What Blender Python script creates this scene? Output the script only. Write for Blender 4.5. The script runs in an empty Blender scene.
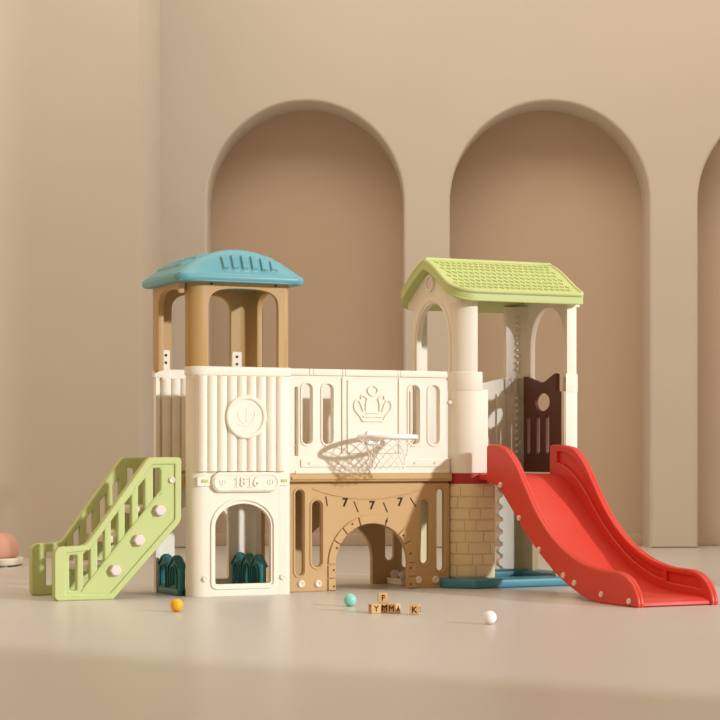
import bpy, bmesh, math, random
from mathutils import Vector, Matrix

random.seed(4)
C = bpy.context.scene
COL = C.collection
R = math.radians

# ------------------------------------------------------------------ camera, light, exposure
F_PX = 1985.0
cam = bpy.data.cameras.new('camera')
cam.sensor_width = 36.0
cam.lens = 36.0 * F_PX / 720.0
cam.shift_y = 95.0 / 720.0
cam.clip_end = 200
camo = bpy.data.objects.new('camera', cam)
camo.location = (0, 0, 0.648)
camo.rotation_euler = (R(90), 0, 0)
COL.objects.link(camo)
C.camera = camo

C.view_settings.view_transform = 'Standard'
C.view_settings.look = 'None'
C.view_settings.gamma = 1.0
C.view_settings.use_curve_mapping = False
C.view_settings.exposure = 0.0

w = bpy.data.worlds.new('warm_daylight')
C.world = w
w.use_nodes = True
nt = w.node_tree
nt.nodes.clear()
out = nt.nodes.new('ShaderNodeOutputWorld')
bg = nt.nodes.new('ShaderNodeBackground')
tc = nt.nodes.new('ShaderNodeTexCoord')
def lobe(direction, colour, power=1.0):
    d = nt.nodes.new('ShaderNodeVectorMath')
    d.operation = 'DOT_PRODUCT'
    d.inputs[1].default_value = Vector(direction).normalized()
    nt.links.new(tc.outputs['Generated'], d.inputs[0])
    m = nt.nodes.new('ShaderNodeMath')
    m.operation = 'MAXIMUM'
    m.inputs[1].default_value = 0.0
    nt.links.new(d.outputs['Value'], m.inputs[0])
    pw = nt.nodes.new('ShaderNodeMath')
    pw.operation = 'POWER'
    pw.inputs[1].default_value = power
    nt.links.new(m.outputs['Value'], pw.inputs[0])
    v = nt.nodes.new('ShaderNodeVectorMath')
    v.operation = 'SCALE'
    v.inputs[0].default_value = colour
    nt.links.new(pw.outputs['Value'], v.inputs['Scale'])
    return v.outputs['Vector']
def plus(p, q):
    v = nt.nodes.new('ShaderNodeVectorMath')
    v.operation = 'ADD'
    for sock, x in zip(v.inputs, (p, q)):
        if isinstance(x, tuple):
            sock.default_value = x
        else:
            nt.links.new(x, sock)
    return v.outputs['Vector']
# dim warm room, a warm glow from the sunlit side of the room at left, open daylight at upper right
SKY = plus(lobe((1.0, 0.03, 0.12), (2.1, 1.9, 1.64), 10.0), plus(plus(lobe((-0.90, -0.28, 0.30), (0.90, 0.61, 0.37)), lobe((0.75, 0.10, 0.65), (0.66, 0.575, 0.46))), (0.07, 0.040, 0.018)))
nt.links.new(SKY, bg.inputs['Color'])
bg.inputs['Strength'].default_value = 1.0
nt.links.new(bg.outputs['Background'], out.inputs['Surface'])

sun = bpy.data.lights.new('low_sun', 'SUN')
sun.energy = 2.85
sun.angle = R(2.2)
sun.color = (0.95, 0.98, 1.0)
suno = bpy.data.objects.new('low_sun', sun)
suno.rotation_euler = Vector((-1.0097, 0.635, -0.34)).to_track_quat('-Z', 'Y').to_euler()
suno.location = (6, 3, 3)
COL.objects.link(suno)

wash = bpy.data.lights.new('added_wall_fill', 'AREA')  # unseen lamp added to brighten the back wall
wash.shape = 'RECTANGLE'
wash.size = 9.0
wash.size_y = 2.4
wash.energy = 250
wash.color = (1.0, 0.91, 0.81)
washo = bpy.data.objects.new('added_wall_fill', wash)
washo.location = (0.6, 10.0, 7.2)
washo.rotation_euler = (Vector((0.6, 13.8, 0.6)) - washo.location).to_track_quat('-Z', 'Y').to_euler()
COL.objects.link(washo)

# ------------------------------------------------------------------ materials
def mat(name, col, rough=0.45, spec=0.35, noise=0.0, scale=3.0, bump=0.0, bscale=60.0, col2=None):
    m = bpy.data.materials.new(name)
    m.use_nodes = True
    t = m.node_tree
    b = t.nodes['Principled BSDF']
    b.inputs['Roughness'].default_value = rough
    b.inputs['Specular IOR Level'].default_value = spec
    co = t.nodes.new('ShaderNodeTexCoord')
    n = t.nodes.new('ShaderNodeTexNoise')
    n.inputs['Scale'].default_value = scale
    n.inputs['Detail'].default_value = 4
    t.links.new(co.outputs['Object'], n.inputs['Vector'])
    rp = t.nodes.new('ShaderNodeValToRGB')
    a = max(noise, 0.004)
    c2 = col2 if col2 else tuple(min(1, c * (1 + a)) for c in col)
    c1 = tuple(c * (1 - a) for c in col)
    rp.color_ramp.elements[0].position = 0.3
    rp.color_ramp.elements[1].position = 0.7
    rp.color_ramp.elements[0].color = (*c1, 1)
    rp.color_ramp.elements[1].color = (*c2, 1)
    t.links.new(n.outputs['Fac'], rp.inputs['Fac'])
    t.links.new(rp.outputs['Color'], b.inputs['Base Color'])
    if bump:
        n2 = t.nodes.new('ShaderNodeTexNoise')
        n2.inputs['Scale'].default_value = bscale
        t.links.new(co.outputs['Object'], n2.inputs['Vector'])
        bp = t.nodes.new('ShaderNodeBump')
        bp.inputs['Strength'].default_value = bump
        bp.inputs['Distance'].default_value = 0.01
        t.links.new(n2.outputs['Fac'], bp.inputs['Height'])
        t.links.new(bp.outputs['Normal'], b.inputs['Normal'])
    return m

M_CREAM = mat('cream_plastic', (0.82, 0.765, 0.65), 0.5, 0.3, 0.01)
M_SAND = mat('sand_brick_plastic', (0.74, 0.60, 0.37), 0.55, 0.25, 0.015)
M_BROWN = mat('tan_brown_plastic', (0.54, 0.35, 0.155), 0.5, 0.3, 0.015)
M_CANOPY = mat('caramel_plastic', (0.47, 0.29, 0.115), 0.45, 0.35, 0.015)
M_DARK = mat('chocolate_and_shaded_brown', (0.12, 0.04, 0.02), 0.5, 0.3, 0.02)  # chocolate parts, and a stand-in for tan brown in shade
M_INK = mat('dark_brown_ink', (0.05, 0.02, 0.012), 0.6, 0.2)
M_BLUE = mat('powder_blue_plastic', (0.125, 0.345, 0.40), 0.4, 0.4, 0.015)
M_TEAL = mat('teal_plastic', (0.045, 0.23, 0.30), 0.4, 0.4, 0.015)
M_FENCE = mat('deep_teal_plastic', (0.018, 0.15, 0.16), 0.3, 0.5, 0.015)
M_GREEN = mat('lime_green_plastic', (0.50, 0.565, 0.225), 0.45, 0.35, 0.015)
M_RED = mat('coral_red_plastic', (0.62, 0.047, 0.028), 0.42, 0.4, 0.01)
M_DECK = mat('dark_red_plastic', (0.40, 0.03, 0.025), 0.5, 0.3, 0.01)
M_BOLT = mat('pale_bolt_plastic', (0.80, 0.70, 0.58), 0.4, 0.4)
M_KNOB = mat('pale_lilac_plastic', (0.72, 0.62, 0.60), 0.45, 0.35)
M_WHITE = mat('white_plastic', (0.90, 0.88, 0.86), 0.35, 0.4)
M_NET = mat('white_cord', (0.85, 0.80, 0.74), 0.8, 0.1)
M_WOOD = mat('pale_block_wood', (0.66, 0.44, 0.22), 0.6, 0.2, 0.08, 30)
M_YELLOW = mat('yellow_ball_plastic', (0.80, 0.42, 0.02), 0.35, 0.4)
M_AQUA = mat('aqua_ball_plastic', (0.25, 0.66, 0.56), 0.35, 0.4)
M_PINK = mat('dusty_pink_fabric', (0.70, 0.39, 0.31), 0.85, 0.1, 0.03, 20, 0.1)
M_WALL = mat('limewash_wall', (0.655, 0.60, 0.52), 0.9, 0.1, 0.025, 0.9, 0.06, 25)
M_NICHE = mat('darker_tan_niche', (0.58, 0.455, 0.345), 0.9, 0.1, 0.03, 0.8, 0.06, 25)  # one even tan, darker than the main wall
M_FLOOR = mat('smooth_cream_floor', (0.565, 0.545, 0.505), 0.33, 0.35, 0.012, 1.2, 0.02, 4)

# ------------------------------------------------------------------ helpers
def finish(me, m, ang=32):
    me.materials.clear()
    me.materials.append(m)
    me.polygons.foreach_set('use_smooth', [True] * len(me.polygons))
    try:
        me.set_sharp_from_angle(angle=R(ang))
    except Exception:
        pass
    me.update()

def link(name, me, m, parent=None, ang=32):
    finish(me, m, ang)
    o = bpy.data.objects.new(name, me)
    COL.objects.link(o)
    if parent:
        o.parent = parent
    return o

def empty(name, loc=(0, 0, 0), rz=0, parent=None):
    o = bpy.data.objects.new(name, None)
    o.empty_display_size = 0.1
    o.location = loc
    o.rotation_euler = (0, 0, rz)
    COL.objects.link(o)
    if parent:
        o.parent = parent
    return o

def tag(o, label, cat, group=None):
    o['label'] = label
    o['category'] = cat
    if group:
        o['group'] = group
    return o

# orientation frames: 2D panel coordinates (a, b) + thickness t -> local (u, v, z)
FV = Matrix(((1, 0, 0, 0), (0, 0, -1, 0), (0, 1, 0, 0), (0, 0, 0, 1)))    # (a,b,t)->(u=a, v=-t, z=b)
FU = Matrix(((0, 0, 1, 0), (1, 0, 0, 0), (0, 1, 0, 0), (0, 0, 0, 1)))     # (a,b,t)->(u=t, v=a, z=b)
FZ = Matrix.Identity(4)                                                   # plan

def outline_mesh(loops, t, bev, res=2):
    """flat panel of thickness t (centred) with holes and rounded edges"""
    cu = bpy.data.curves.new('tmp', 'CURVE')
    cu.dimensions = '2D'
    cu.fill_mode = 'BOTH'
    cu.extrude = max(t / 2 - bev, 0.0001)
    cu.bevel_depth = bev
    cu.bevel_resolution = res
    cu.offset = -bev
    for L in loops:
        sp = cu.splines.new('POLY')
        sp.points.add(len(L) - 1)
        for p, q in zip(sp.points, L):
            p.co = (q[0], q[1], 0, 1)
        sp.use_cyclic_u = True
    ob = bpy.data.objects.new('tmp', cu)
    COL.objects.link(ob)
    dg = bpy.context.evaluated_depsgraph_get()
    me = bpy.data.meshes.new_from_object(ob.evaluated_get(dg))
    bpy.data.objects.remove(ob)
    bpy.data.curves.remove(cu)
    return me

class MB:
    """collects shapes into one mesh"""
    def __init__(self):
        self.bm = bmesh.new()
    def add(self, me, M=None):
        if M is not None:
            me.transform(M)
        self.bm.from_mesh(me)
        bpy.data.meshes.remove(me)
        return self
    def panel(self, loops, t, frame, off, bev=0.006, res=2):
        if not isinstance(loops[0][0], (tuple, list)):
            loops = [loops]
        return self.add(outline_mesh(loops, t, bev, res), Matrix.Translation(off) @ frame)
    def prism(self, plan, z0, z1, bev=0.006):
        return self.panel([plan], z1 - z0, FZ, (0, 0, (z0 + z1) / 2), bev)
    def box(self, a, b, bev=0.006):
        (x0, y0, z0), (x1, y1, z1) = a, b
        if min(x1 - x0, y1 - y0, z1 - z0) < 2.2 * bev:
            bev = min(x1 - x0, y1 - y0, z1 - z0) / 2.3
        return self.prism([(x0, y0), (x1, y0), (x1, y1), (x0, y1)], z0, z1, bev)
    def tube(self, pts, r, cyc=False, seg=3):
        cu = bpy.data.curves.new('tmp', 'CURVE')
        cu.dimensions = '3D'
        cu.bevel_depth = r
        cu.bevel_resolution = seg
        cu.use_fill_caps = True
        sp = cu.splines.new('POLY')
        sp.points.add(len(pts) - 1)
        for p, q in zip(sp.points, pts):
            p.co = (*q, 1)
        sp.use_cyclic_u = cyc
        ob = bpy.data.objects.new('tmp', cu)
        COL.objects.link(ob)
        dg = bpy.context.evaluated_depsgraph_get()
        me = bpy.data.meshes.new_from_object(ob.evaluated_get(dg))
        bpy.data.objects.remove(ob)
        bpy.data.curves.remove(cu)
        return self.add(me)
    def lathe(self, prof, M=None, seg=32):
        bm2 = bmesh.new()
        rings = []
        for r, z in prof:
            if r < 1e-6:
                rings.append([bm2.verts.new((0, 0, z))])
            else:
                rings.append([bm2.verts.new((r * math.cos(2 * math.pi * k / seg), r * math.sin(2 * math.pi * k / seg), z)) for k in range(seg)])
        for A, B in zip(rings, rings[1:]):
            for k in range(seg):
                q = [A[k % len(A)], A[(k + 1) % len(A)], B[(k + 1) % len(B)], B[k % len(B)]]
                q = list(dict.fromkeys(q))
                if len(q) > 2:
                    bm2.faces.new(q)
        bmesh.ops.recalc_face_normals(bm2, faces=bm2.faces)
        me = bpy.data.meshes.new('tmp')
        bm2.to_mesh(me)
        bm2.free()
        return self.add(me, M)
    def text(self, s, size, depth, frame, off, bev=0.0):
        cu = bpy.data.curves.new('tmp', 'FONT')
        cu.body = s
        cu.size = size
        cu.extrude = depth / 2
        cu.bevel_depth = bev
        cu.align_x = 'CENTER'
        cu.align_y = 'CENTER'
        ob = bpy.data.objects.new('tmp', cu)
        COL.objects.link(ob)
        dg = bpy.context.evaluated_depsgraph_get()
        me = bpy.data.meshes.new_from_object(ob.evaluated_get(dg))
        bpy.data.objects.remove(ob)
        bpy.data.curves.remove(cu)
        return self.add(me, Matrix.Translation(off) @ frame)
    def build(self, name, m, parent=None, ang=32):
        me = bpy.data.meshes.new(name)
        self.bm.to_mesh(me)
        self.bm.free()
        return link(name, me, m, parent, ang)

def arc(cx, cy, r, a0, a1, n=10, ry=None):
    ry = r if ry is None else ry
    return [(cx + r * math.cos(R(a0 + (a1 - a0) * k / n)), cy + ry * math.sin(R(a0 + (a1 - a0) * k / n))) for k in range(n + 1)]

def rrect(x0, y0, x1, y1, r, n=6):
    return arc(x1 - r, y0 + r, r, -90, 0, n) + arc(x1 - r, y1 - r, r, 0, 90, n) + arc(x0 + r, y1 - r, r, 90, 180, n) + arc(x0 + r, y0 + r, r, 180, 270, n)

def slot(x0, y0, x1, y1):
    r = (x1 - x0) / 2
    return rrect(x0, y0, x1, y1, r * 0.999, 8)

def circ(cx, cy, r, n=32):
    return arc(cx, cy, r, 0, 360 - 360 / n, n - 1)

def archway(x0, x1, y0, spring, top, n=24, r=0.0, p=1.0):
    c = (x0 + x1) / 2
    h = (x1 - x0) / 2
    pts = []
    for k in range(n + 1):
        a = math.pi * k / n
        ca, sa = math.cos(a), math.sin(a)
        pts.append((c + h * math.copysign(abs(ca) ** p, ca), spring + (top - spring) * sa ** p))
    if r:
        return arc(x0 + r, y0 + r, r, 180, 270, 4) + arc(x1 - r, y0 + r, r, -90, 0, 4) + pts
    return [(x0, y0), (x1, y0)] + pts

def bolt(parent, pos, r=0.012, d='-v', m=None, name='bolt'):
    b = MB()
    prof = [(0, 0.004), (r * 0.30, 0.004), (r * 0.34, 0.007), (r * 0.72, 0.0085), (r * 0.95, 0.005), (r, 0), (r, -0.01), (0, -0.01)]
    M = {'-v': FV, '+v': Matrix.Rotation(R(180), 4, 'Z') @ FV, '-u': Matrix.Rotation(R(-90), 4, 'Y'), '+u': Matrix.Rotation(R(90), 4, 'Y')}[d]
    b.lathe(prof, Matrix.Translation(pos) @ M, 16)
    return b.build(name, m or M_BOLT, parent)

def strip_plan(outer, t):
    """closed plan polygon from an outer polyline, thickened to its left side"""
    inner = []
    n = len(outer)
    for i in range(n):
        a = Vector(outer[max(i - 1, 0)])
        b = Vector(outer[min(i + 1, n - 1)])
        d = (b - a).normalized()
        nrm = Vector((-d.y, d.x))
        p = Vector(outer[i]) + nrm * t
        inner.append((p.x, p.y))
    return list(outer) + inner[::-1]

# ------------------------------------------------------------------ the setting
def structure(o):
    o['kind'] = 'structure'
    return o

b = MB()
b.box((-16, -8, -0.2), (16, 18, 0.0), 0.0)
structure(b.build('floor', M_FLOOR))

D = 13.83
NW = 1.39            # niche width
niches = [(-1.066, 0.307), (0.627, 2.021), (2.355, 3.75)]
SPR, TOP = 2.41, 3.115
ZW = 5.2
pl = [(-1.6, 0.0)]
for x0, x1 in niches:
    pl += [(x0, 0.0)] + archway(x0, x1, 0, SPR, TOP, 48)[2:][::-1] + [(x1, 0.0)]
pl += [(6.0, 0), (6.0, ZW), (-1.6, ZW)]
b = MB()
b.panel([pl], 0.42, FV, (0, D + 0.21, 0), 0.018, 3)
structure(b.build('wall_back', M_WALL, None, 40))
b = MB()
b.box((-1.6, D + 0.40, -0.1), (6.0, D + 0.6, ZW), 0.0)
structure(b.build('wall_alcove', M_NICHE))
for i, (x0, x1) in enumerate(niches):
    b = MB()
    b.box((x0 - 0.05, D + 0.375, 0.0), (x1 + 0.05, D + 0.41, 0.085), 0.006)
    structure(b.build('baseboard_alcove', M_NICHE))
b = MB()
b.box((-9, 12.45, -0.1), (-1.392, D + 0.42, ZW), 0.012)
structure(b.build('wall_left', M_WALL))
# unseen slabs added at right to block the sun: one behind, one in front
b = MB()
b.box((8.0, 5.85, 0), (8.3, 10.7, 9.0), 0.01)
structure(b.build('sun_blocker_rear', M_WALL))
b = MB()
b.box((8.0, -4.0, 0), (8.3, 0.7, 9.0), 0.01)
structure(b.build('sun_blocker_front', M_WALL))

# ------------------------------------------------------------------ the playset
A0 = (-0.7998, 9.02, 0)
PLAY = empty('climbing_playset', A0, R(24.8))
tag(PLAY, 'cream and tan plastic toddler castle playset with stairs, bridge and red slide', 'playset')
P = PLAY
Z_RAIL = 1.054
TW = 0.527           # left tower width (u)
TD = 0.44            # left tower depth (v)

# ---- fluted cream panel of the left tower (front, and the same panel turned round at the back)
def fluted_panel(parent, front):
    b = MB()
    t = 0.03
    rc = 0.070
    UL = 0.033 if front else 0.0
    r2 = 0.020
    hole = archway(0.152, 0.427, 0.055, 0.318, 0.424, 28, 0.012)
    outer = [(UL + rc + 0.004, 0), (TW - r2 - 0.004, 0), (TW - r2 - 0.004, Z_RAIL - 0.04), (UL + rc + 0.004, Z_RAIL - 0.04)]
    b.panel([outer, hole], t, FV, (0, t / 2 + 0.0006, 0), 0.0015)
    # wrapped rounded corners
    cl = [(UL + rc - rc * math.cos(R(a)), rc - rc * math.sin(R(a))) for a in range(0, 91, 9)] + [(UL + rc + 0.035, 0)]
    b.prism(strip_plan(cl, t), 0, Z_RAIL - 0.04, 0.0006)
    crr = [(TW - r2 - 0.04, 0)] + [(TW - r2 + r2 * math.sin(R(a)), r2 - r2 * math.cos(R(a))) for a in range(0, 91, 15)] + [(TW, 0.05)]
    b.prism(strip_plan(crr, 0.018), 0, Z_RAIL - 0.04, 0.0006)
    # cap rail
    o2 = 0.006
    cap = [(UL + rc - (rc + o2) * math.cos(R(a)), rc - (rc + o2) * math.sin(R(a))) for a in range(0, 91, 9)] + \
          [(TW - r2, -o2)] + [(TW - r2 + (r2 + o2) * math.sin(R(a)), r2 - (r2 + o2) * math.cos(R(a))) for a in range(15, 91, 15)] + [(TW + o2, 0.05)]
    b.prism(strip_plan(cap, t + 0.012), Z_RAIL - 0.042, Z_RAIL, 0.006)
    # flutes
    n, x0, x1 = 9, 0.062, 0.496
    wv = (x1 - x0) / n
    for side in ((-1,) if front else (-1, 1)):
        prof = []
        for k in range(n):
            for j in range(9):
                a = math.pi * j / 8
                prof.append((x0 + wv * (k + 0.5 - 0.5 * math.cos(a)), (0 if side < 0 else t) + side * (0.002 + 0.020 * math.sin(a) ** 0.8)))
        base = 0.008 if side < 0 else t - 0.008
        if front:
            # leave room for the rounded corner: flutes start on the curve
            fl = [(q[0], q[1] + max(0, (UL + rc - q[0])) ** 2 / (2 * rc)) for q in prof]
            plan = [(x1, 0.012)] + fl[::-1] + [(x0, 0.03)]
        else:
            plan = [(x1, base)] + prof[::-1] + [(x0, base)]
        b.panel([plan[::-1]], 1.010 - 0.573, FZ, (0, 0, (1.010 + 0.573) / 2), 0.0008, 0)
    # ledge band under the flutes
    b.panel([rrect(0.062, 0.505, 0.515, 0.548, 0.006)], 0.014, FV, (0, 0.001, 0), 0.003)
    # arch moulding
    mo = archway(0.128, 0.451, 0.031, 0.318, 0.452, 28, 0.03)
    mi = archway(0.142, 0.437, 0.045, 0.318, 0.438, 28, 0.02)
    b.panel([mo, mi], 0.016, FV, (0, 0.001, 0), 0.0035)
    p = b.build('tower_wall', M_CREAM, parent)
    # inner lip of the archway
    return p

fp = fluted_panel(P, True)
# medallion
b = MB()
b.panel([circ(0.294, 0.823, 0.094, 40)], 0.036, FV, (0, -0.009, 0), 0.004, 3)
b.panel([circ(0.294, 0.823, 0.101, 40), circ(0.294, 0.823, 0.079, 40)], 0.044, FV, (0, -0.012, 0), 0.008, 3)
med = b
for s in (-1, 1):
    med.tube([(0.294 + s * (0.012 + 0.030 * math.sin(k / 7 * 2.2)), -0.0265, 0.79 + 0.062 * k / 7) for k in range(8)], 0.0028)
    med.tube([(0.294 + s * 0.038, -0.0265, 0.788), (0.294, -0.0265, 0.778)], 0.003)
med.tube([(0.294, -0.0265, 0.80), (0.294, -0.0265, 0.862)], 0.003)
med.build('medallion', M_CREAM, fp)
# number plate
b = MB()
b.panel([rrect(0.129, 0.4775, 0.464, 0.570, 0.044, 10)], 0.030, FV, (0, -0.006, 0), 0.007, 3)
b.panel([rrect(0.137, 0.485, 0.456, 0.562, 0.037, 10), rrect(0.144, 0.492, 0.449, 0.555, 0.031, 10)], 0.004, FV, (0, -0.0225, 0), 0.0015)
np_ = b.build('number_plate', M_CREAM, fp)
b = MB()
for u, ch in ((0.2785, '8'), (0.3435, '6')):
    b.text(ch, 0.062, 0.008, FV, (u, -0.023, 0.523), 0.001)
for u in (0.2465, 0.3115):
    b.tube([(u - 0.010, -0.022, 0.535), (u + 0.001, -0.022, 0.545), (u + 0.001, -0.022, 0.502)], 0.0036)
    b.tube([(u - 0.009, -0.022, 0.502), (u + 0.011, -0.022, 0.502)], 0.0032)
b.build('number_lettering', M_CREAM, np_)
for u in (0.180, 0.415):
    b = MB()
    b.tube([(u + 0.014 * math.cos(a), -0.022, 0.525 + 0.013 * math.sin(a)) for a in [R(x) for x in range(150, 391, 20)]], 0.0026)
    b.tube([(u, -0.022, 0.512), (u, -0.022, 0.535)], 0.0026)
    b.build('plate_emblem', M_CREAM, np_)
for u0, u1 in ((0.083, 0.114), (0.476, 0.505)):
    b = MB()
    b.panel([rrect(u0, 0.5225, u1, 0.5365, 0.003)], 0.012, FV, (0, -0.005, 0), 0.002)
    o = b.build('green_clip', M_GREEN, fp)
for u in (0.101, 0.484):
    bolt(fp, (u, -0.002, 0.082), 0.0145, m=M_CREAM)

# the same panel turned round at the back of the tower
bp = fluted_panel(P, False)
bp.name = 'tower_back_wall'
bp.location = (TW, TD, 0)
bp.rotation_euler = (0, 0, math.pi)

# ---- brown upper frame of the left tower (canopy frame)
b = MB()
z0, z1 = Z_RAIL - 0.01, 1.442
t = 0.028
rc = 0.088
ins = 0.004
def quad_arc(cx, cy, a0):
    return [(cx + rc * math.cos(R(a0 + a)), cy + rc * math.sin(R(a0 + a))) for a in range(0, 91, 9)]
lo, hi = ins, TW - ins
vlo, vhi = ins, TD - ins
def quad(cx, cy, r, a0):
    return [(cx + r * math.cos(R(a0 + a)), cy + r * math.sin(R(a0 + a))) for a in range(0, 91, 9)]
b.prism(strip_plan(quad(0.030 + 0.066, vlo + 0.066, 0.066, 180) + [(0.112, vlo)], t), z0, z1, 0.0006)
b.prism(strip_plan(quad(hi - 0.024, vlo + 0.024, 0.024, 270), 0.020), z0, z1, 0.0006)
b.prism(strip_plan(quad(hi - rc, vhi - rc, rc, 0), t), z0, z1, 0.002)
b.prism(strip_plan(quad(0.022, vhi - 0.03, 0.03, 90), t), z0, z1, 0.002)
def top_arch(a0, a1):
    return archway(a0, a1, z0 - 0.0, 1.318, 1.414, 28, 0, 0.62)
def beam(a0, a1, o0, o1):
    ar = top_arch(o0, o1)[2:]
    return [(a0, z0), (o0, z0)] + ar[::-1] + [(o1, z0), (a1, z0), (a1, z1), (a0, z1)]
b.panel([beam(0.099, hi - 0.022, 0.121, 0.466)], t, FV, (0, vlo + t / 2 + 0.0006, 0), 0.0015)
b.panel([beam(0.020, hi - rc, 0.085, 0.385)], t, FV, (0, vhi - t / 2, 0), 0.003)
la = [q for q in top_arch(0.03, 0.335)[2:][::-1] if q[0] > 0.045]
b.panel([[(0.045, z1)] + la + [(0.335, z0), (vhi - 0.028, z0), (vhi - 0.028, z1)]], t, FU, (-0.008 + t / 2, 0, 0), 0.003)
b.panel([beam(vlo + 0.022, vhi - rc, 0.075, 0.345)], t, FU, (hi - t / 2, 0, 0), 0.003)
cf = b.build('canopy_frame', M_CANOPY, P)
for u in (0.135, 0.452):
    b = MB()
    b.lathe([(0, 0.003), (0.006, 0.002), (0.007, -0.004), (0, -0.004)], Matrix.Translation((u, ins, 1.4325)) @ FV, 12)
    b.build('screw', M_INK, cf)
# cream tabs that tie frame and back wall together
for u0, u1 in ((0.030, 0.070), (0.385, 0.435)):
    b = MB()
    b.panel([rrect(u0, Z_RAIL - 0.05, u1, 1.145, 0.006)], 0.016, FV, (0, vhi - t - 0.008, 0), 0.003)
    tb = b.build('tie_plate', M_CREAM, cf)
    for zz in (1.085, 1.12):
        b = MB()
        b.lathe([(0, 0.002), (0.0065, 0.002), (0.007, -0.004), (0, -0.004)], Matrix.Translation(((u0 + u1) / 2, vhi - t - 0.016, zz)) @ FV, 12)
        b.build('screw', M_INK, tb)

# ---- powder blue roof
def blue_roof():
    """barrel vault along the depth of the tower, its two ends leaning inwards, ribs pressed into the ends"""
    uc, vc = 0.270, 0.222
    hu, hv = 0.317, 0.268
    zb, h = 1.474, 0.122
    n = 170
    bm = bmesh.new()
    grid = []
    def ease(x, w):
        q = min(1, max(0, x / w))
        return q * q * (3 - 2 * q)
    LEAN = 0.30
    for j in range(n + 1):
        row = []
        for i in range(n + 1):
            a = -1 + 2 * i / n
            c = -1 + 2 * j / n
            top = h * max(0, 1 - abs(a) ** 1.9) ** 0.92
            e = min(1, (1 - abs(c)) / LEAN)
            g = 1 - (1 - e) ** 1.7
            z = top * g
            du = dv = 0.0
            u_ = uc + hu * a
            # upright ribs on the leaning ends
            k = (u_ - 0.165) / 0.049
            if 0 <= k < 6 and z > 0.012:
                fr = k - math.floor(k)
                rib = ease(fr - 0.10, 0.12) * ease(0.90 - fr, 0.12)
                lim = ease(z - 0.020, 0.008) * ease(top * 0.80 - z, 0.012)
                dv = math.copysign(0.010, c) * rib * lim
                z += 0.004 * rib * lim
            # rows of shallow slats on the two curved flanks
            m = abs(a)
            if 0.42 < m < 0.86 and abs(c) < 0.66:
                k = (c + 0.66) / 1.32 * 6
                fr = k - math.floor(k)
                rib = ease(fr - 0.08, 0.10) * ease(0.92 - fr, 0.10)
                k2 = (m - 0.42) / 0.44 * 2
                f2 = k2 - math.floor(k2)
                rib *= ease(f2 - 0.06, 0.10) * ease(0.94 - f2, 0.10)
                z += 0.007 * rib
                du = math.copysign(0.004, a) * rib
            kx = 1 - 0.05 * (abs(c) ** 8)
            ky = 1 - 0.05 * (abs(a) ** 8)
            row.append(bm.verts.new((uc + hu * a * kx + du, vc + hv * c * ky + dv, zb + z)))
        grid.append(row)
    for j in range(n):
        for i in range(n):
            bm.faces.new((grid[j][i], grid[j][i + 1], grid[j + 1][i + 1], grid[j + 1][i]))
    ring = grid[0][:] + [grid[j][n] for j in range(1, n + 1)] + grid[n][:n][::-1] + [grid[j][0] for j in range(n - 1, 0, -1)]
    low = [bm.verts.new((v.co.x, v.co.y, 1.44)) for v in ring]
    for k in range(len(ring)):
        k2 = (k + 1) % len(ring)
        bm.faces.new((ring[k2], ring[k], low[k], low[k2]))
    bm.faces.new(low[::-1])
    bmesh.ops.recalc_face_normals(bm, faces=bm.faces)
    me = bpy.data.meshes.new('tmp')
    bm.to_mesh(me)
    bm.free()
    b = MB()
    b.add(me)
    lip = rrect(uc - hu - 0.004, vc - hv - 0.004, uc + hu + 0.004, vc + hv + 0.004, 0.06)
    b.prism(lip, 1.437, 1.478, 0.017)
    return b.build('tower_roof', M_BLUE, P, 40)
blue_roof()

# ---- left tower floor deck
b = MB()
b.box((0.02, 0.085, 0.505), (TW - 0.03, TD - 0.028, 0.556), 0.006)
b.box((0.11, 0.032, 0.505), (TW - 0.03, 0.10, 0.556), 0.006)
b.build('tower_deck', M_BROWN, P)
b = MB()
b.box((-0.004, 0.12, 0.47), (0.024, TD - 0.12, 0.552), 0.005)
b.build('deck_edge', M_DARK, P)

# ---- teal picket fences inside the left tower
def fence(u, v0, v1, n):
    b = MB()
    zt = 0.150
    L = v1 - v0
    top = []
    m = 16 * n
    for k in range(m + 1):
        s = k / m
        ph = (s * n) % 1.0
        top.append((v0 + L * s, zt - 0.012 + 0.034 * abs(math.sin(math.pi * s * n)) ** 1.0 + 0.012 * math.exp(-((ph - 0.5) / 0.12) ** 2)))
    outer = [(v0, 0.004), (v1, 0.004)] + top[::-1]
    holes = []
    for k in range(n):
        c = v0 + L * (k + 0.5) / n
        wd = 0.21 * L / n
        holes.append(archway(c - wd, c + wd, 0.045, 0.085, 0.126, 12))
    b.panel([outer] + holes, 0.030, FU, (u, 0, 0), 0.004)
    for off in (-0.018, 0.018):
        rib = [(p[0], p[1] - 0.010) for p in top]
        b.tube([(u + off, p[0], p[1]) for p in rib], 0.0055)
        for k in range(n):
            c = v0 + L * (k + 0.5) / n
            wd = 0.29 * L / n
            hh = archway(c - wd, c + wd, 0.032, 0.088, 0.138, 12)
            b.tube([(u + off, p[0], p[1]) for p in hh], 0.0045, True)
            e_ = v0 + L * k / n
            if k:
                b.tube([(u + off, e_, 0.03), (u + off, e_, 0.135)], 0.005)
    b.box((u - 0.024, v0, 0.0), (u + 0.024, v1, 0.03), 0.005)
    return b.build('picket_fence', M_FENCE, P)
fence(0.030, 0.105, 0.405, 2)
fence(0.405, 0.04, 0.405, 3)

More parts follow.
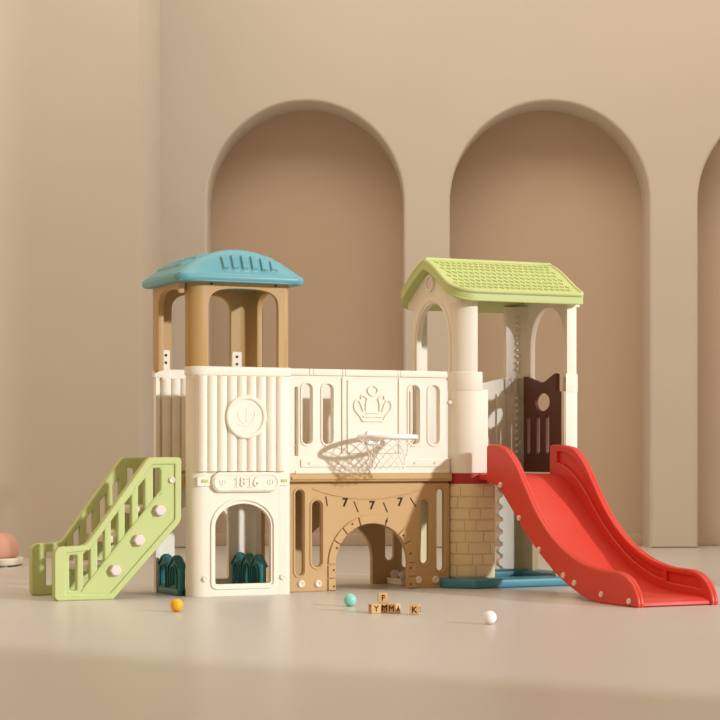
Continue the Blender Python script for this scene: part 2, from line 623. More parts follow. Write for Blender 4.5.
# ---- staircase
ST = empty('staircase', (0, 0, 0), 0, P)
def stair_panel(v, near):
    out_ = arc(-0.575, 0.022, 0.022, 180, 270, 4) + [(-0.325, 0.0)] + [(-0.015, 0.335), (-0.003, 0.36)] + arc(-0.018, 0.622, 0.016, 0, 90, 5) + \
        [(-0.14, 0.638)] + arc(-0.14, 0.598, 0.04, 95, 138, 5) + [(-0.44, 0.262), (-0.455, 0.249), (-0.475, 0.243)] + arc(-0.562, 0.205, 0.035, 90, 180, 6)
    holes = [rrect(-0.526, 0.045, -0.493, 0.202, 0.006, 3)]
    def topz(u): return 0.205 + (u + 0.462) * 1.165
    def botz(u): return 0.052 + (u + 0.462) * 1.19
    for u0, u1 in ((-0.462, -0.431), (-0.396, -0.365), (-0.333, -0.302), (-0.268, -0.238), (-0.205, -0.175)):
        holes.append([(u0, botz(u0)), (u1, botz(u1)), (u1, topz(u1)), (u0, topz(u0))])
    holes.append([(-0.134, botz(-0.134)), (-0.100, 0.475)] + [(-0.100, 0.575), (-0.106, 0.588), (-0.134, 0.588)])
    b = MB()
    b.panel([out_] + holes, 0.036, FV, (0, v, 0), 0.008, 3)
    # raised border
    s = -1 if near else 1
    path = [(-0.575, 0.022), (-0.33, 0.022), (-0.022, 0.352), (-0.022, 0.615), (-0.145, 0.615), (-0.445, 0.232), (-0.575, 0.22)]
    bord_in = [(-0.545, 0.030), (-0.337, 0.030), (-0.034, 0.357), (-0.034, 0.606), (-0.137, 0.606), (-0.437, 0.222), (-0.545, 0.212)]
    b.panel([out_, bord_in], 0.012, FV, (0, v + s * 0.020, 0), 0.005, 2)
    rail = [(-0.470, 0.052), (-0.098, 0.497)]
    b.tube([(rail[0][0], v + s * 0.017, rail[0][1] - 0.012), (rail[1][0], v + s * 0.017, rail[1][1] - 0.012)], 0.006)
    o = b.build('stair_side', M_GREEN, ST)
    return o
stair_panel(0.052, True)
stair_panel(0.425, False)
for u0, u1, z in ((-0.44, -0.27, 0.145), (-0.33, -0.155, 0.272), (-0.215, -0.045, 0.402)):
    b = MB()
    b.box((u0, 0.062, z - 0.022), (u1, 0.415, z + 0.014), 0.008)
    b.build('stair_tread', M_KNOB, ST)
for u, z in ((-0.107, 0.398), (-0.207, 0.264), (-0.318, 0.131)):
    b = MB()
    r = 0.027
    b.panel([arc(u, z, r, 0, 300, 5)], 0.044, FV, (0, 0.030, 0), 0.005)
    b.build('hexagonal_knob', M_KNOB, ST)
bolt(ST, (-0.047, 0.031, 0.534), 0.015)

# ---- bridge
b = MB()
b.box((0.56, 0.105, 0.520), (1.425, 0.565, 0.558), 0.007)
b.box((0.56, 0.135, 0.500), (1.42, 0.535, 0.522), 0.003)
b.box((0.575, 0.098, 0.530), (1.418, 0.12, 0.545), 0.004)
b.build('bridge_deck', M_BROWN, P)

def bridge_rail(front):
    b = MB()
    t = 0.03
    outer = [(0.613, 0.558), (1.423, 0.558)] + [(1.423, 0.64), (1.402, 0.645), (1.402, 1.05)] + [(0.545, 1.05), (0.545, 0.972), (0.613, 0.965)]
    outer = [(0.530, 0.558), (1.423, 0.558), (1.423, 0.632), (1.402, 0.64), (1.402, 1.05), (0.530, 1.05)]
    holes = [rrect(0.597, 0.643, 0.613, 0.969, 0.004), slot(0.637, 0.70, 0.685, 0.985), slot(0.742, 0.70, 0.793, 0.985), slot(1.199, 0.70, 1.253, 0.985), slot(1.307, 0.70, 1.361, 0.985)]
    b.panel([outer] + holes, t, FV, (0, t / 2, 0), 0.005, 2)
    for h in ((0.637, 0.685), (0.742, 0.793), (1.199, 1.253), (1.307, 1.361)):
        b.panel([slot(h[0] - 0.012, 0.688, h[1] + 0.012, 0.997), slot(h[0] - 0.002, 0.698, h[1] + 0.002, 0.987)], 0.008, FV, (0, -0.001, 0), 0.003)
    # cap rail with notches
    for u0, u1 in ((0.530, 0.667), (0.670, 0.690), (0.693, 0.840), (0.843, 0.855), (0.858, 1.134), (1.137, 1.149), (1.152, 1.404)):
        b.box((u0, -0.008, 1.024), (u1, t + 0.008, 1.057), 0.006)
    # central board and its edges
    b.panel([rrect(0.868, 0.655, 1.132, 1.010, 0.006)], 0.010, FV, (0, -0.002, 0), 0.003)
    for u in (0.850, 1.150):
        b.box((u - 0.009, -0.007, 0.655), (u + 0.009, 0.01, 1.02), 0.004)
    # foot band
    b.panel([rrect(0.625, 0.590, 1.38, 0.628, 0.006)], 0.010, FV, (0, -0.001, 0), 0.003)
    b.box((0.60, -0.006, 0.558), (1.418, 0.01, 0.574), 0.004)
    o = b.build('bridge_rail', M_CREAM, P)
    return o
br = bridge_rail(True)
br.location = (0, 0.12, 0)
# crown relief on the middle board
b = MB()
rv = -0.009
def stroke(pts, r=0.0052):
    b.tube([(u, rv, z) for u, z in pts], r)
def smooth(pts, n=6):
    res = []
    P_ = [pts[0]] + list(pts) + [pts[-1]]
    for i in range(1, len(P_) - 2):
        p0, p1, p2, p3 = [Vector(q) for q in P_[i - 1:i + 3]]
        for k in range(n):
            t_ = k / n
            q = 0.5 * ((2 * p1) + (p2 - p0) * t_ + (2 * p0 - 5 * p1 + 4 * p2 - p3) * t_ ** 2 + (3 * p1 - p0 - 3 * p2 + p3) * t_ ** 3)
            res.append((q.x, q.y))
    res.append(tuple(pts[-1]))
    return res
for s in (-1, 1):
    X = lambda d: 1.0 + s * d
    stroke(smooth([(X(0.058), 0.815), (X(0.068), 0.835), (X(0.094), 0.865), (X(0.097), 0.895), (X(0.080), 0.912), (X(0.064), 0.893), (X(0.050), 0.856)]))
    stroke(smooth([(X(0.036), 0.860), (X(0.036), 0.895), (X(0.030), 0.918), (X(0.058), 0.935), (X(0.062), 0.915)]))
    stroke(smooth([(X(0.0), 0.984), (X(0.022), 0.970), (X(0.026), 0.953), (X(0.014), 0.938), (X(0.0), 0.934)]))
stroke([(0.945, 0.812), (1.055, 0.812)], 0.006)
stroke([(0.950, 0.832), (1.050, 0.832)], 0.005)
stroke([(0.965, 0.850), (1.035, 0.850)], 0.004)
b.build('crown_relief', M_CREAM, br)
for u in (0.668, 0.820, 1.225, 1.335):
    bolt(br, (u, -0.002, 0.609), 0.007, m=M_CREAM)
bk = br.copy()
COL.objects.link(bk)
bk.location = (2.0, 0.555, 0)
bk.rotation_euler = (0, 0, math.pi)

# ---- brown arch panel under the bridge
def arch_panel():
    b = MB()
    t = 0.028
    ar = archway(0.808, 1.192, 0.0, 0.125, 0.318, 36)[2:]
    outer = [(0.553, 0), (0.808, 0)] + ar[::-1] + [(1.192, 0), (1.42, 0), (1.42, 0.511), (0.553, 0.511)]
    sl = [(0.601, 0.078, 0.642, 0.482), (0.687, 0.117, 0.736, 0.430), (1.262, 0.120, 1.306, 0.430), (1.350, 0.082, 1.391, 0.482)]
    b.panel([outer] + [slot(*s) for s in sl], t, FV, (0, t / 2, 0), 0.004, 2)
    for s in sl:
        b.panel([slot(s[0] - 0.013, s[1] - 0.013, s[2] + 0.013, s[3] + 0.013), slot(s[0] - 0.004, s[1] - 0.004, s[2] + 0.004, s[3] + 0.004)], 0.006, FV, (0, -0.001, 0), 0.0025)
    # voussoirs round the arch
    def band(a0, a1):
        n = 10
        o, i = [], []
        for k in range(n + 1):
            a = R(a0 + (a1 - a0) * k / n)
            o.append((1.0 + 0.232 * math.cos(a), 0.125 + 0.236 * math.sin(a)))
            i.append((1.0 + 0.193 * math.cos(a), 0.125 + 0.194 * math.sin(a)))
        return o + i[::-1]
    for a0, a1 in ((1.0, 27), (28, 44), (46, 69), (71, 108), (110, 132), (134, 150), (152, 179)):
        b.panel([band(a0, a1)], 0.012, FV, (0, -0.002, 0), 0.003)
    for s in (-1, 1):
        for z0_, z1_ in ((0.004, 0.058), (0.062, 0.122)):
            u0, u1 = sorted((1.0 + s * 0.193, 1.0 + s * 0.232))
            b.panel([[(u0, z0_), (u1, z0_), (u1, z1_), (u0, z1_)]], 0.012, FV, (0, -0.002, 0), 0.003)
    # bunting string and pennant edges
    st = [(0.690 + 0.59 * k / 24, -0.001, 0.437 + 0.050 * ((k - 12) / 12) ** 2) for k in range(25)]
    b.tube(st, 0.0032)
    return b.build('arch_panel', M_BROWN, P)
ap = arch_panel()
ap.location = (0, 0.12, 0)
for u, z0_, z1_, du in ((0.757, 0.452, 0.405, 0.008), (0.905, 0.425, 0.374, 0.022), (1.060, 0.420, 0.372, 0.022), (1.205, 0.440, 0.398, 0.030)):
    b = MB()
    b.tube([(u, -0.001, z0_), (u + du, -0.001, z1_)], 0.0026)
    b.build('pennant_edge', M_DARK, ap)
for u, z in ((0.858, 0.420), (1.000, 0.405), (1.150, 0.420)):
    b = MB()
    b.text('7', 0.056, 0.004, Matrix.Scale(1, 4) @ FV, (u, -0.001, z), 0.0012)
    b.build('number_seven', M_INK, ap)
for u, z in ((0.629, 0.038), (0.717, 0.037), (1.249, 0.040), (1.343, 0.040)):
    bolt(ap, (u, -0.001, z), 0.0185)
for u, z in ((0.796, 0.022), (0.795, 0.100), (0.812, 0.205), (0.893, 0.318), (1.075, 0.330), (1.165, 0.258), (1.203, 0.170), (1.203, 0.10), (1.204, 0.022)):
    b = MB()
    b.lathe([(0, 0.003), (0.0045, 0.003), (0.005, -0.004), (0, -0.004)], Matrix.Translation((u, -0.0075, z)) @ FV, 10)
    b.build('rivet', M_INK, ap)
ab = ap.copy()
COL.objects.link(ab)
ab.location = (2.0, 0.55, 0)
ab.rotation_euler = (0, 0, math.pi)

# low footboard with two round knobs inside the tunnel
b = MB()
b.panel([rrect(1.262, 0.34, 1.315, 0.51, 0.012)], 0.026, FZ, (0, 0, 0.013), 0.005)
b.box((1.262, 0.34, 0.020), (1.285, 0.51, 0.032), 0.004)
fb = b.build('footboard', M_CREAM, P)
for v in (0.375, 0.475):
    b = MB()
    b.lathe([(0.024 * math.sin(math.pi * k / 14), -0.024 * math.cos(math.pi * k / 14)) for k in range(15)], Matrix.Translation((1.295, v, 0.048)), 20)
    b.build('round_knob', M_KNOB, fb)

# ---- basketball hoop
hu, hv, hz, hr = 1.0, -0.052, 0.733, 0.136
b = MB()
b.tube([(hu + hr * math.cos(2 * math.pi * k / 48), hv + hr * math.sin(2 * math.pi * k / 48), hz) for k in range(48)], 0.0115, True, 4)
b.box((hu - 0.028, hv + hr - 0.005, hz - 0.012), (hu + 0.028, 0.115, hz + 0.010), 0.005)
b.panel([rrect(hu - 0.036, hz - 0.036, hu + 0.036, hz + 0.030, 0.012)], 0.012, FV, (0, 0.106, 0), 0.004)
hp = b.build('basketball_hoop', M_WHITE, P)
b = MB()
NS, NL = 14, 7
def netp(i, l):
    s = l / NL
    r = hr * 0.97 * (1 - s) + 0.078 * s - 0.014 * math.sin(math.pi * s)
    a = 2 * math.pi * (i + 0.5 * (l % 2)) / NS
    return (hu + r * math.cos(a), hv + r * math.sin(a), hz - 0.008 - 0.145 * s)
for i in range(NS):
    for sgn in (0, 1):
        # two zig-zag strands per column make the diamonds
        pts = []
        k = i
        for l in range(NL + 1):
            pts.append(netp(k, l))
            if sgn == 0:
                k = k if l % 2 == 0 else k + 1
            else:
                k = k - 1 if l % 2 == 0 else k
        b.tube(pts, 0.0022, False, 1)
b.build('net', M_NET, hp)

# ---- right tower
U0, U1, V0, V1 = 1.43, 2.125, 0.05, 0.615
RF = 0.06
RC = 0.10
def corner(cu, cv, a0, ext0, ext1, rc=RC):
    """outer plan path round one corner, counter-clockwise; ext0/ext1 = straight flanges"""
    a = [R(a0 + k * 9) for k in range(11)]
    pts = [(cu + rc * math.cos(x), cv + rc * math.sin(x)) for x in a]
    t0 = (math.sin(a[0]), -math.cos(a[0]))
    t1 = (-math.sin(a[-1]), math.cos(a[-1]))
    res = []
    if ext0 > 0: res.append((pts[0][0] + t0[0] * ext0, pts[0][1] + t0[1] * ext0))
    res += pts
    if ext1 > 0: res.append((pts[-1][0] + t1[0] * ext1, pts[-1][1] + t1[1] * ext1))
    return res
def off_path(path, d):
    n = len(path)
    res = []
    for i in range(n):
        a = Vector(path[max(i - 1, 0)]); c = Vector(path[min(i + 1, n - 1)])
        t_ = (c - a).normalized()
        p = Vector(path[i]) + Vector((t_.y, -t_.x)) * d
        res.append((p.x, p.y))
    return res

def tower_post(name, cu, cv, a0, e_top, e_mid, e_low, rc=RC):
    b = MB()
    def E(e): return (e[0], e[1])
    path = corner(cu, cv, a0, *e_top, rc)
    b.prism(strip_plan(path, 0.03), 1.03, 1.425, 0.003)
    path = off_path(corner(cu, cv, a0, *e_mid, rc), 0.006)
    b.prism(strip_plan(path, 0.036), 0.96, 1.056, 0.006)
    path = off_path(corner(cu, cv, a0, e_mid[0], e_mid[1], rc), 0.004)
    b.prism(strip_plan(path, 0.034), 0.56, 1.04, 0.003)
    path = corner(cu, cv, a0, *e_low, rc)
    b.prism(strip_plan(path, 0.030), 0.56, 0.968, 0.003)
    return b.build(name, M_CREAM, P)
tp = tower_post('corner_post', U0 + RC, V0 + RC, 180, (0, 0.008), (0.0, 0.032), (0.0, 0.066))
bolt(tp, (U0 - 0.012, 0.12, 0.905), 0.011, '-u')
tower_post('corner_post', U1 - RF, V0 + RF, 270, (0.02, 0.03), (0.03, 0.03), (0.035, 0.04), RF)
tower_post('corner_post', U1 - RC, V1 - RC, 0, (0.0, 0.03), (0.0, 0.035), (0.0, 0.085))
tower_post('corner_post', U0 + RC, V1 - RC, 90, (0.0, 0.0), (0.0, 0.0), (0.035, 0.0))

# gable walls
VC = 0.5 * (V0 + V1)
def roof_z(dv):
    """top line of the roof, dv = distance from the ridge"""
    pts = [(0, 1.622), (0.03, 1.612), (0.07, 1.594), (0.12, 1.568), (0.18, 1.531), (0.24, 1.494), (0.28, 1.472), (0.32, 1.455), (0.345, 1.447), (0.38, 1.440)]
    for (a, za), (c, zc) in zip(pts, pts[1:]):
        if dv <= c:
            return za + (zc - za) * (dv - a) / (c - a)
    return pts[-1][1]
def gable(u, o0, o1, circle):
    b = MB()
    c = (o0 + o1) / 2
    h = (o1 - o0) / 2
    op = []
    for k in range(25):
        a = math.pi * k / 24
        op.append((c + h * math.cos(a), 1.20 + 0.205 * math.sin(a) ** 0.92))
    left, right = V0 + 0.075, V1 - 0.075
    top = []
    for k in range(21):
        v = V0 + 0.01 + (V1 - V0 - 0.02) * k / 20
        top.append((v, roof_z(abs(v - VC)) - 0.045))
    outer = [(left, 0.56), (o0, 0.56)] + op[::-1] + [(o1, 0.56), (right, 0.56), (right, 1.39), (V1 - 0.01, 1.39)] + top[::-1] + [(V0 + 0.01, 1.39), (left, 1.39)]
    loops = [outer]
    if circle:
        loops.append(circ(c + 0.008, 1.508, 0.024, 20))
    b.panel(loops, 0.03, FU, (u, 0, 0), 0.004)
    s = -1 if u < 1.7 else 1
    mo = [(c + (h + 0.03) * math.cos(math.pi * k / 24), 1.20 + 0.238 * math.sin(math.pi * k / 24) ** 0.92) for k in range(25)]
    mi = [(c + (h + 0.012) * math.cos(math.pi * k / 24), 1.20 + 0.218 * math.sin(math.pi * k / 24) ** 0.92) for k in range(25)]
    b.panel([[(o1 + 0.03, 0.8)] + mo + [(o0 - 0.03, 0.8), (o0 - 0.012, 0.8)] + mi[::-1] + [(o1 + 0.012, 0.8)]], 0.010, FU, (u + s * 0.015, 0, 0), 0.003)
    return b.build('gable_wall', M_CREAM, P)
gw = gable(U0 + 0.015, 0.157, 0.505, True)
gable(U1 - 0.015, 0.158, 0.508, False)
b = MB()
b.panel([circ(0.339, 1.508, 0.043, 28), circ(0.339, 1.508, 0.030, 28)], 0.018, FU, (U0 - 0.006, 0, 0), 0.004)
b.build('gable_ring', M_CREAM, gw)
b = MB()
b.panel([circ(0.339, 1.508, 0.030, 28)], 0.016, FU, (U0 - 0.002, 0, 0), 0.003)
b.build('gable_button', M_KNOB, gw)

# green roof
def green_roof():
    b = MB()
    W, UL, UR = 0.340, 1.382, 2.122
    RL, RR = 0.115, 0.045
    bm = b.bm
    dvs = [W * math.sin(math.pi / 2 * k / 30) for k in range(-30, 31)]
    def inset(dv, r):
        x = abs(dv) - (W - r)
        return 0 if x <= 0 else r - math.sqrt(max(0, r * r - x * x))
    NU = 8
    T, B, RIM = [], [], []
    for dv in dvs:
        v = VC + dv
        ua, ub = UL + inset(dv, RL), UR - inset(dv, RR)
        z = roof_z(abs(dv))
        th = 0.045 + 0.006 * abs(dv) / W
        T.append([bm.verts.new((ua + (ub - ua) * k / NU, v, z)) for k in range(NU + 1)])
        B.append([bm.verts.new((ua + (ub - ua) * k / NU, v, z - th)) for k in range(NU + 1)])
    m = len(dvs) - 1
    for j in range(m):
        for k in range(NU):
            bm.faces.new((T[j][k], T[j][k + 1], T[j + 1][k + 1], T[j + 1][k]))
            bm.faces.new((B[j + 1][k], B[j + 1][k + 1], B[j][k + 1], B[j][k]))
        bm.faces.new((T[j + 1][0], B[j + 1][0], B[j][0], T[j][0]))
        bm.faces.new((T[j][NU], B[j][NU], B[j + 1][NU], T[j + 1][NU]))
    for k in range(NU):
        bm.faces.new((T[0][k], B[0][k], B[0][k + 1], T[0][k + 1]))
        bm.faces.new((T[m][k + 1], B[m][k + 1], B[m][k], T[m][k]))
    bmesh.ops.recalc_face_normals(bm, faces=bm.faces)
    # rolled rim round the whole edge, lower rim, and ridge cap
    def edge(G, d, dz):
        e_ = [g[0].co for g in G] + [G[m][k].co for k in range(1, NU)] + [g[NU].co for g in G[::-1]] + [G[0][k].co for k in range(NU - 1, 0, -1)]
        cx = Vector(((UL + UR) / 2, VC, 0))
        return [(p.x + (d if p.x < cx.x else -d), p.y, p.z + dz) for p in e_]
    b.tube(edge(T, 0.008, -0.004), 0.011, True)
    b.tube(edge(B, 0.005, 0.004), 0.006, True)
    b.tube([(UL + 0.01, VC, 1.622), (UR - 0.01, VC, 1.622)], 0.013)
    # small roof shingles, staggered rows on both slopes
    rows = 8
    for s in (-1, 1):
        for r in range(rows):
            d0 = 0.030 + r * 0.0345
            d1 = d0 + 0.028
            zc0, zc1 = roof_z(d0), roof_z(d1)
            m = 21
            for k in range(m):
                u = 1.425 + (k + (0.5 if r % 2 else 0)) * 0.0315
                if u + 0.026 > 2.095 or u < UL + inset(d1, RL) + 0.025: continue
                v0_, v1_ = VC + s * d0, VC + s * d1
                bm = b.bm
                um = u + 0.013
                q = [(u, v0_, zc0), (u + 0.026, v0_, zc0), (u + 0.026, VC + s * (d0 + 0.016), roof_z(d0 + 0.016)), (um, v1_, zc1), (u, VC + s * (d0 + 0.016), roof_z(d0 + 0.016))]
                lift = [0.0005, 0.0005, 0.006, 0.008, 0.006]
                top = [bm.verts.new((x, y, z + l)) for (x, y, z), l in zip(q, lift)]
                bot = [bm.verts.new((x, y, z - 0.004)) for (x, y, z) in q]
                fs = [bm.faces.new(top)]
                for i in range(5):
                    fs.append(bm.faces.new((top[i], bot[i], bot[(i + 1) % 5], top[(i + 1) % 5])))
                bmesh.ops.recalc_face_normals(bm, faces=fs)
                if fs[0].normal.z < 0:
                    bmesh.ops.reverse_faces(bm, faces=fs)
    return b.build('gable_roof', M_GREEN, P)
green_roof()

# back rail (cream) between the rear posts, and dark side rail with a porthole
b = MB()
wav = [(U0 + 0.10 + (U1 - U0 - 0.20) * k / 24, 1.05 - 0.035 * math.sin(math.pi * k / 24) ** 2) for k in range(25)]
b.panel([[(U0 + 0.08, 0.56), (U1 - 0.08, 0.56)] + wav[::-1]], 0.02, FV, (0, V1 - 0.010, 0), 0.005)
b.build('back_rail', M_CREAM, P)
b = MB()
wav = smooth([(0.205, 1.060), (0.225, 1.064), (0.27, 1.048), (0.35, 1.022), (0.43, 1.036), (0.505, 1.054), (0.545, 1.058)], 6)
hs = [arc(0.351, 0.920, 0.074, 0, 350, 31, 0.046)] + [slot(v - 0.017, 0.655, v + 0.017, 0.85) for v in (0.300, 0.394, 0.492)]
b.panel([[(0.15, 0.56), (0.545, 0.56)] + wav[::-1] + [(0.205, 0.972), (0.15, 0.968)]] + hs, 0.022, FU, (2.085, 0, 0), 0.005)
b.build('porthole_rail', M_DARK, P)  # brown rail, its shade put into the dark colour

# deck with its red edge band
b = MB()
b.box((U0 + 0.035, V0 + 0.035, 0.515), (U1 - 0.03, V1 - 0.03, 0.552), 0.006)
b.build('slide_deck', M_DARK, P)
b = MB()
pth = off_path(corner(U0 + RC, V0 + RC, 180, 0.06, 0.075), 0.001)
b.prism(strip_plan(pth, 0.035), 0.506, 0.558, 0.003)
b.build('deck_band', M_DECK, P)
b = MB()
pth = off_path(corner(U1 - RF, V0 + RF, 270, 0.02, 0.06, RF), 0.001)
b.prism(strip_plan(pth, 0.035), 0.506, 0.558, 0.003)
b.build('deck_band', M_DECK, P)

# brick columns under the deck
def brick_column(cu, cv, a0, e0, e1, seed, rc=RC):
    b = MB()
    path = corner(cu, cv, a0, e0, e1, rc)
    b.prism(strip_plan(path, 0.03), 0.046, 0.508, 0.003)
    # arc-length table
    fine = []
    for (x0, y0), (x1, y1) in zip(path, path[1:]):
        for k in range(4):
            fine.append((x0 + (x1 - x0) * k / 4, y0 + (y1 - y0) * k / 4))
    fine.append(path[-1])
    S = [0]
    for p, q in zip(fine, fine[1:]):
        S.append(S[-1] + math.dist(p, q))
    Lt = S[-1]
    def at(s):
        s = min(max(s, 0), Lt)
        for i in range(len(S) - 1):
            if s <= S[i + 1] + 1e-9:
                f = (s - S[i]) / max(S[i + 1] - S[i], 1e-9)
                i0, i1 = max(i - 2, 0), min(i + 3, len(fine) - 1)
                d = (Vector(fine[i1]) - Vector(fine[i0])).normalized()
                p = Vector(fine[i]).lerp(Vector(fine[i + 1]), f)
                return p, Vector((d.y, -d.x))
    rows = 8
    rnd = random.Random(seed)
    zh = (0.500 - 0.052) / rows
    for r in range(rows):
        za, zb = 0.052 + r * zh + 0.0022, 0.052 + (r + 1) * zh - 0.0022
        s = 0.004 - (0.055 if r % 2 else 0.0)
        while s < Lt - 0.012:
            ln = rnd.choice((0.055, 0.092, 0.115))
            sa, sb = max(s, 0.003), min(s + ln - 0.0045, Lt - 0.003)
            s += ln
            if sb - sa < 0.012: continue
            m = max(2, int((sb - sa) / 0.012))
            ring = []
            h = 0.0045 + rnd.random() * 0.001
            for k in range(m + 1):
                p, nr = at(sa + (sb - sa) * k / m)
                q = p + nr * h
                g = p - nr * 0.003
                ring.append([b.bm.verts.new((g.x, g.y, za)), b.bm.verts.new((q.x, q.y, za + 0.002)), b.bm.verts.new((q.x, q.y, zb - 0.002)), b.bm.verts.new((g.x, g.y, zb))])
            for k in range(m):
                for j in range(3):
                    b.bm.faces.new((ring[k][j], ring[k + 1][j], ring[k + 1][j + 1], ring[k][j + 1]))
            b.bm.faces.new(ring[0][::-1] if False else [ring[0][3], ring[0][2], ring[0][1], ring[0][0]][::-1])
            b.bm.faces.new(ring[m])
    bmesh.ops.recalc_face_normals(b.bm, faces=b.bm.faces)
    return b.build('brick_column', M_SAND, P, 30)
brick_column(U0 + RC, V0 + RC, 180, 0.05, 0.104, 1)
brick_column(U1 - RF, V0 + RF, 270, 0.085, 0.05, 2, RF)
brick_column(U1 - RC, V1 - RC, 0, 0.03, 0.0, 3)
brick_column(U0 + RC, V1 - RC, 90, 0.04, 0.0, 5)

# notched joining plates at the rear corner (tooth edge)
def tooth_plate(u0, u1, v, z0_, z1_, n, m):
    b = MB()
    pts = []
    pitch = (z1_ - z0_) / n
    for k in range(n):
        za = z0_ + pitch * k
        pts += [(u0 + 0.024, za + pitch * 0.05), (u0 + 0.022, za + pitch * 0.22)] + \
               [(u0 + 0.014 - 0.014 * math.sin(math.pi * q / 8) ** 0.6, za + pitch * (0.25 + 0.62 * q / 8)) for q in range(9)] + [(u0 + 0.022, za + pitch * 0.92)]
    b.panel([[(u1, z0_), (u1, z1_)] + pts[::-1]], 0.034, FV, (0, v, 0), 0.004)
    return b.build('tooth_plate', m, P)
tooth_plate(1.945, 2.045, V1 - 0.02, 0.05, 0.50, 7, M_CREAM)
tooth_plate(2.046, 2.064, V1 - 0.030, 0.57, 0.96, 11, M_CREAM)
tooth_plate(2.046, 2.064, V1 - 0.030, 1.08, 1.38, 9, M_CREAM)

# teal base ring
b = MB()
def chamf(x0, y0, x1, y1, c):
    return [(x0 + c, y0), (x1 - c, y0), (x1, y0 + c), (x1, y1 - c), (x1 - c, y1), (x0 + c, y1), (x0, y1 - c), (x0, y0 + c)]
b.panel([chamf(1.365, -0.045, 2.195, 0.70, 0.11), chamf(1.50, 0.09, 2.06, 0.57, 0.03)], 0.046, FZ, (0, 0, 0.023), 0.012, 3)
bb = b.build('base_ring', M_TEAL, P)
b = MB()
b.box((1.49, 0.08, 0.0), (2.04, 0.58, 0.012), 0.002)
b.build('base_floor', M_TEAL, bb)

# ---- slide
SL0, SL1 = 1.534, 1.950
topL = [(-0.045, 0.680), (-0.052, 0.694), (-0.07, 0.699), (-0.12, 0.698), (-0.185, 0.689), (-0.235, 0.672), (-0.285, 0.640), (-0.335, 0.595), (-0.405, 0.515), (-0.50, 0.408), (-0.61, 0.314), (-0.745, 0.234), (-0.905, 0.176), (-1.06, 0.150), (-1.16, 0.146), (-1.235, 0.142), (-1.295, 0.126), (-1.345, 0.092), (-1.375, 0.050), (-1.386, 0.018), (-1.384, 0.0)]
botL = [(-0.045, 0.512), (-0.085, 0.512), (-0.13, 0.503), (-0.18, 0.480), (-0.337, 0.356), (-0.451, 0.263), (-0.60, 0.166), (-0.752, 0.085), (-0.935, 0.022), (-1.08, 0.0)]
bedL = [(0.07, 0.556), (-0.05, 0.555), (-0.11, 0.545), (-0.17, 0.515), (-0.337, 0.392), (-0.451, 0.300), (-0.60, 0.203), (-0.752, 0.122), (-0.935, 0.062), (-1.11, 0.040), (-1.30, 0.034)]
def sm(pts, n=4):
    return smooth(pts, n)
tops, bots, beds = sm(topL), sm(botL), sm(bedL)
b = MB()
lower = [(v, z - 0.03) for v, z in beds]
bedpoly = beds + [(-1.345, 0.030), (-1.372, 0.018), (-1.376, 0.006), (-1.365, 0.0)] + [q for q in lower[::-1] if q[1] > 0.002]
b.panel([bedpoly], SL1 - SL0 - 0.02, FU, ((SL0 + SL1) / 2, 0, 0), 0.006, 2)
SLIDE = b.build('slide', M_RED, P, 40)
def slide_side(u, inner):
    b = MB()
    outl = tops + bots[::-1]
    if inner < 0:
        outl = [(v + (0.045 if v > -0.08 else 0.045 * max(0, (v + 0.2) / 0.12)), z) for v, z in outl]
    b.panel([outl], 0.022, FU, (u, 0, 0), 0.009, 3)
    # moulded frame on the inner face: long recess and a short one near the toe
    def inset(v, d):
        return v
    def zt(v):
        for (a, za), (c, zc) in zip(tops, tops[1:]):
            if c <= v <= a: return za + (zc - za) * ((v - a) / (c - a) if c != a else 0)
        return tops[-1][1]
    def zb(v):
        for (a, za), (c, zc) in zip(beds, beds[1:]):
            if c <= v <= a: return za + (zc - za) * ((v - a) / (c - a) if c != a else 0)
        return 0.034
    vs = [-0.07 - 0.93 * k / 40 for k in range(41)]
    h1 = [(v, zb(v) + (zt(v) - zb(v)) * 0.80 - 0.006) for v in vs] + [(v, zb(v) + (zt(v) - zb(v)) * 0.40) for v in vs[::-1]]
    vs2 = [-1.03 - 0.27 * k / 10 for k in range(11)]
    h2 = [(v, zb(v) + (zt(v) - zb(v)) * 0.76) for v in vs2] + [(v, zb(v) + (zt(v) - zb(v)) * 0.34) for v in vs2[::-1]]
    b.panel([outl, h1, h2], 0.020, FU, (u + inner * 0.016, 0, 0), 0.007, 3)
    return b.build('slide_side', M_RED, SLIDE, 40)
slide_side(SL0 + 0.011, 1)
slide_side(SL1 - 0.011, -1)
for v, z in ((-0.193, 0.505), (-0.372, 0.352), (-0.56, 0.212), (-0.779, 0.105), (-0.876, 0.076), (-1.102, 0.040), (-1.325, 0.024)):
    bolt(SLIDE, (SL0 - 0.001, v, z), 0.0135, '-u')

# ------------------------------------------------------------------ loose toys on the floor
def ball(x, y, m, label, r=0.0275, z=0.0):
    b = MB()
    prof = [(r * math.sin(math.pi * k / 24), -r * math.cos(math.pi * k / 24)) for k in range(25)]
    b.lathe(prof, Matrix.Translation((0, 0, r)) @ Matrix.Rotation(0.6, 4, 'X'), 40)
    o = b.build('play_ball', m, None, 80)
    o.location = (x, y, z)
    tag(o, label, 'ball', 'small plastic play balls on the floor')
    return o
ball(-0.757, 8.20, M_YELLOW, 'yellow plastic play ball on the floor before the tower beside the stairs')
ball(-0.043, 8.50, M_AQUA, 'aqua plastic play ball on the floor in front of the bridge arch')
ball(0.497, 7.60, M_WHITE, 'white plastic play ball alone on the open floor near the slide', 0.026)

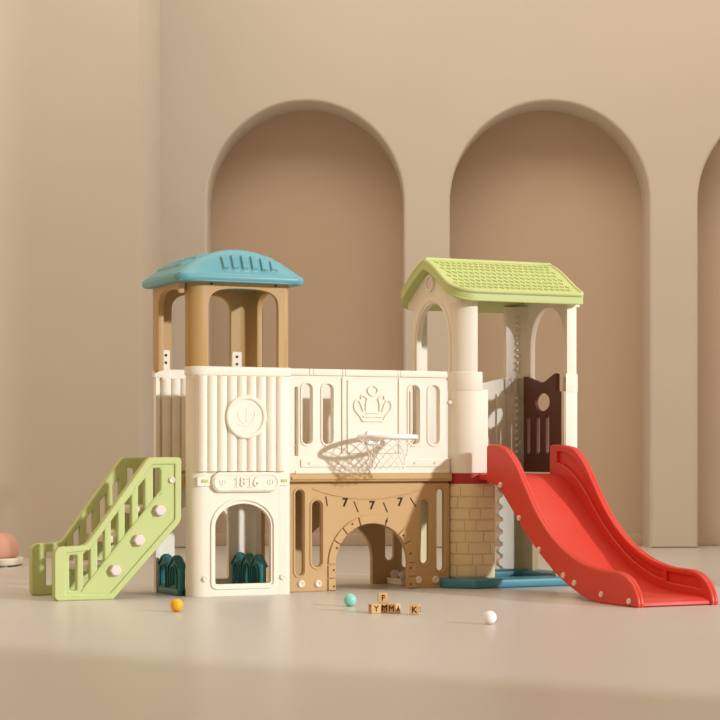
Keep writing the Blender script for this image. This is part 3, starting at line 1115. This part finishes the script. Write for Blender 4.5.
def block(x, y, rz, letter, side, label, z=0.0, s=0.040):
    t = empty('letter_block', (x, y, z), rz)
    tag(t, label, 'toy block', 'wooden letter blocks on the floor')
    b = MB()
    b.box((-s / 2, -s / 2, 0), (s / 2, s / 2, s), 0.0025)
    b.build('block_body', M_WOOD, t)
    b = MB()
    b.text(letter, s * 0.85, 0.001, FV, (0, -s / 2, s / 2), 0.0006)
    b.build('front_letter', M_INK, t)
    b = MB()
    b.text(side, s * 0.85, 0.001, Matrix.Rotation(R(-90), 4, 'Z') @ FV, (-s / 2, 0, s / 2), 0.0006)
    b.build('side_letter', M_INK, t)
    b = MB()
    b.text(side, s * 0.85, 0.001, Matrix.Rotation(R(90), 4, 'Z') @ FV, (s / 2, 0, s / 2), 0.0006)
    b.build('side_letter', M_INK, t)
    return t
block(0.060, 8.12, R(20), 'Y', 'T', 'pale wooden letter block at the left end of the little pile, next to aqua ball')
block(0.098, 8.175, R(8), 'M', 'H', 'wooden letter block directly beneath the topmost block of the pile')
block(0.094, 8.172, R(4), 'F', 'L', 'wooden letter block perched on top of the little pile', 0.0402)
block(0.139, 8.12, R(-32), 'M', 'A', 'turned wooden letter block at the right end of the pile, showing two faces')
block(0.224, 8.06, R(-12), 'K', 'X', 'wooden letter block lying apart from the pile, towards the white ball')

# pink pouf on its cream tray, far left
b = MB()
b.panel([rrect(-2.38, 10.98 + 0.42, -1.985, 11.86, 0.16, 10)], 0.04, FZ, (0, 0, 0.028), 0.012, 3)
for x, y in ((-2.30, 11.48), (-2.06, 11.48), (-2.30, 11.78), (-2.06, 11.78)):
    b.lathe([(0.0, 0.012), (0.022, 0.012), (0.022, 0.0), (0, 0)], Matrix.Translation((x, y, 0)), 12)
tr = b.build('round_edged_tray', M_CREAM)
tag(tr, 'low cream tray with rounded edge carrying the pink pouf at far left', 'tray')
b = MB()
prof = [(0, 0.0), (0.165, 0.0), (0.180, 0.010), (0.185, 0.04), (0.180, 0.080), (0.162, 0.115), (0.13, 0.135), (0.08, 0.144), (0, 0.146)]
b.lathe(prof, Matrix.Translation((0, 0, 0)), 48)
pf = b.build('pouf', M_PINK, None, 70)
pf.location = (-2.185, 11.63, 0.048)
tag(pf, 'dusty pink domed pouf resting on the cream tray at far left', 'pouf')


# words for the parts that look different from the rest of the playset
for nm, lb in (('tower_roof', 'powder blue vaulted roof with pressed ribs'), ('gable_roof', 'lime green gabled roof with small shingles'),
               ('slide', 'coral red curved slide'), ('picket_fence', 'deep teal picket fence'), ('porthole_rail', 'brown side rail with oval porthole, coloured dark for its shade'),
               ('base_ring', 'teal base frame'), ('deck_band', 'dark red deck edge'), ('brick_column', 'sand coloured brick pillar'),
               ('canopy_frame', 'caramel brown arched upper frame'), ('basketball_hoop', 'white basketball hoop with net'),
               ('staircase', 'lime green stairs with pale knobs'), ('arch_panel', 'tan brown arch panel with bunting'),
               ('bridge_deck', 'tan brown bridge floor'), ('green_clip', 'green clip'), ('number_lettering', 'raised number 1816')):
    for o in list(C.objects):
        if o.name == nm or o.name.startswith(nm + '.'):
            o['label'] = lb
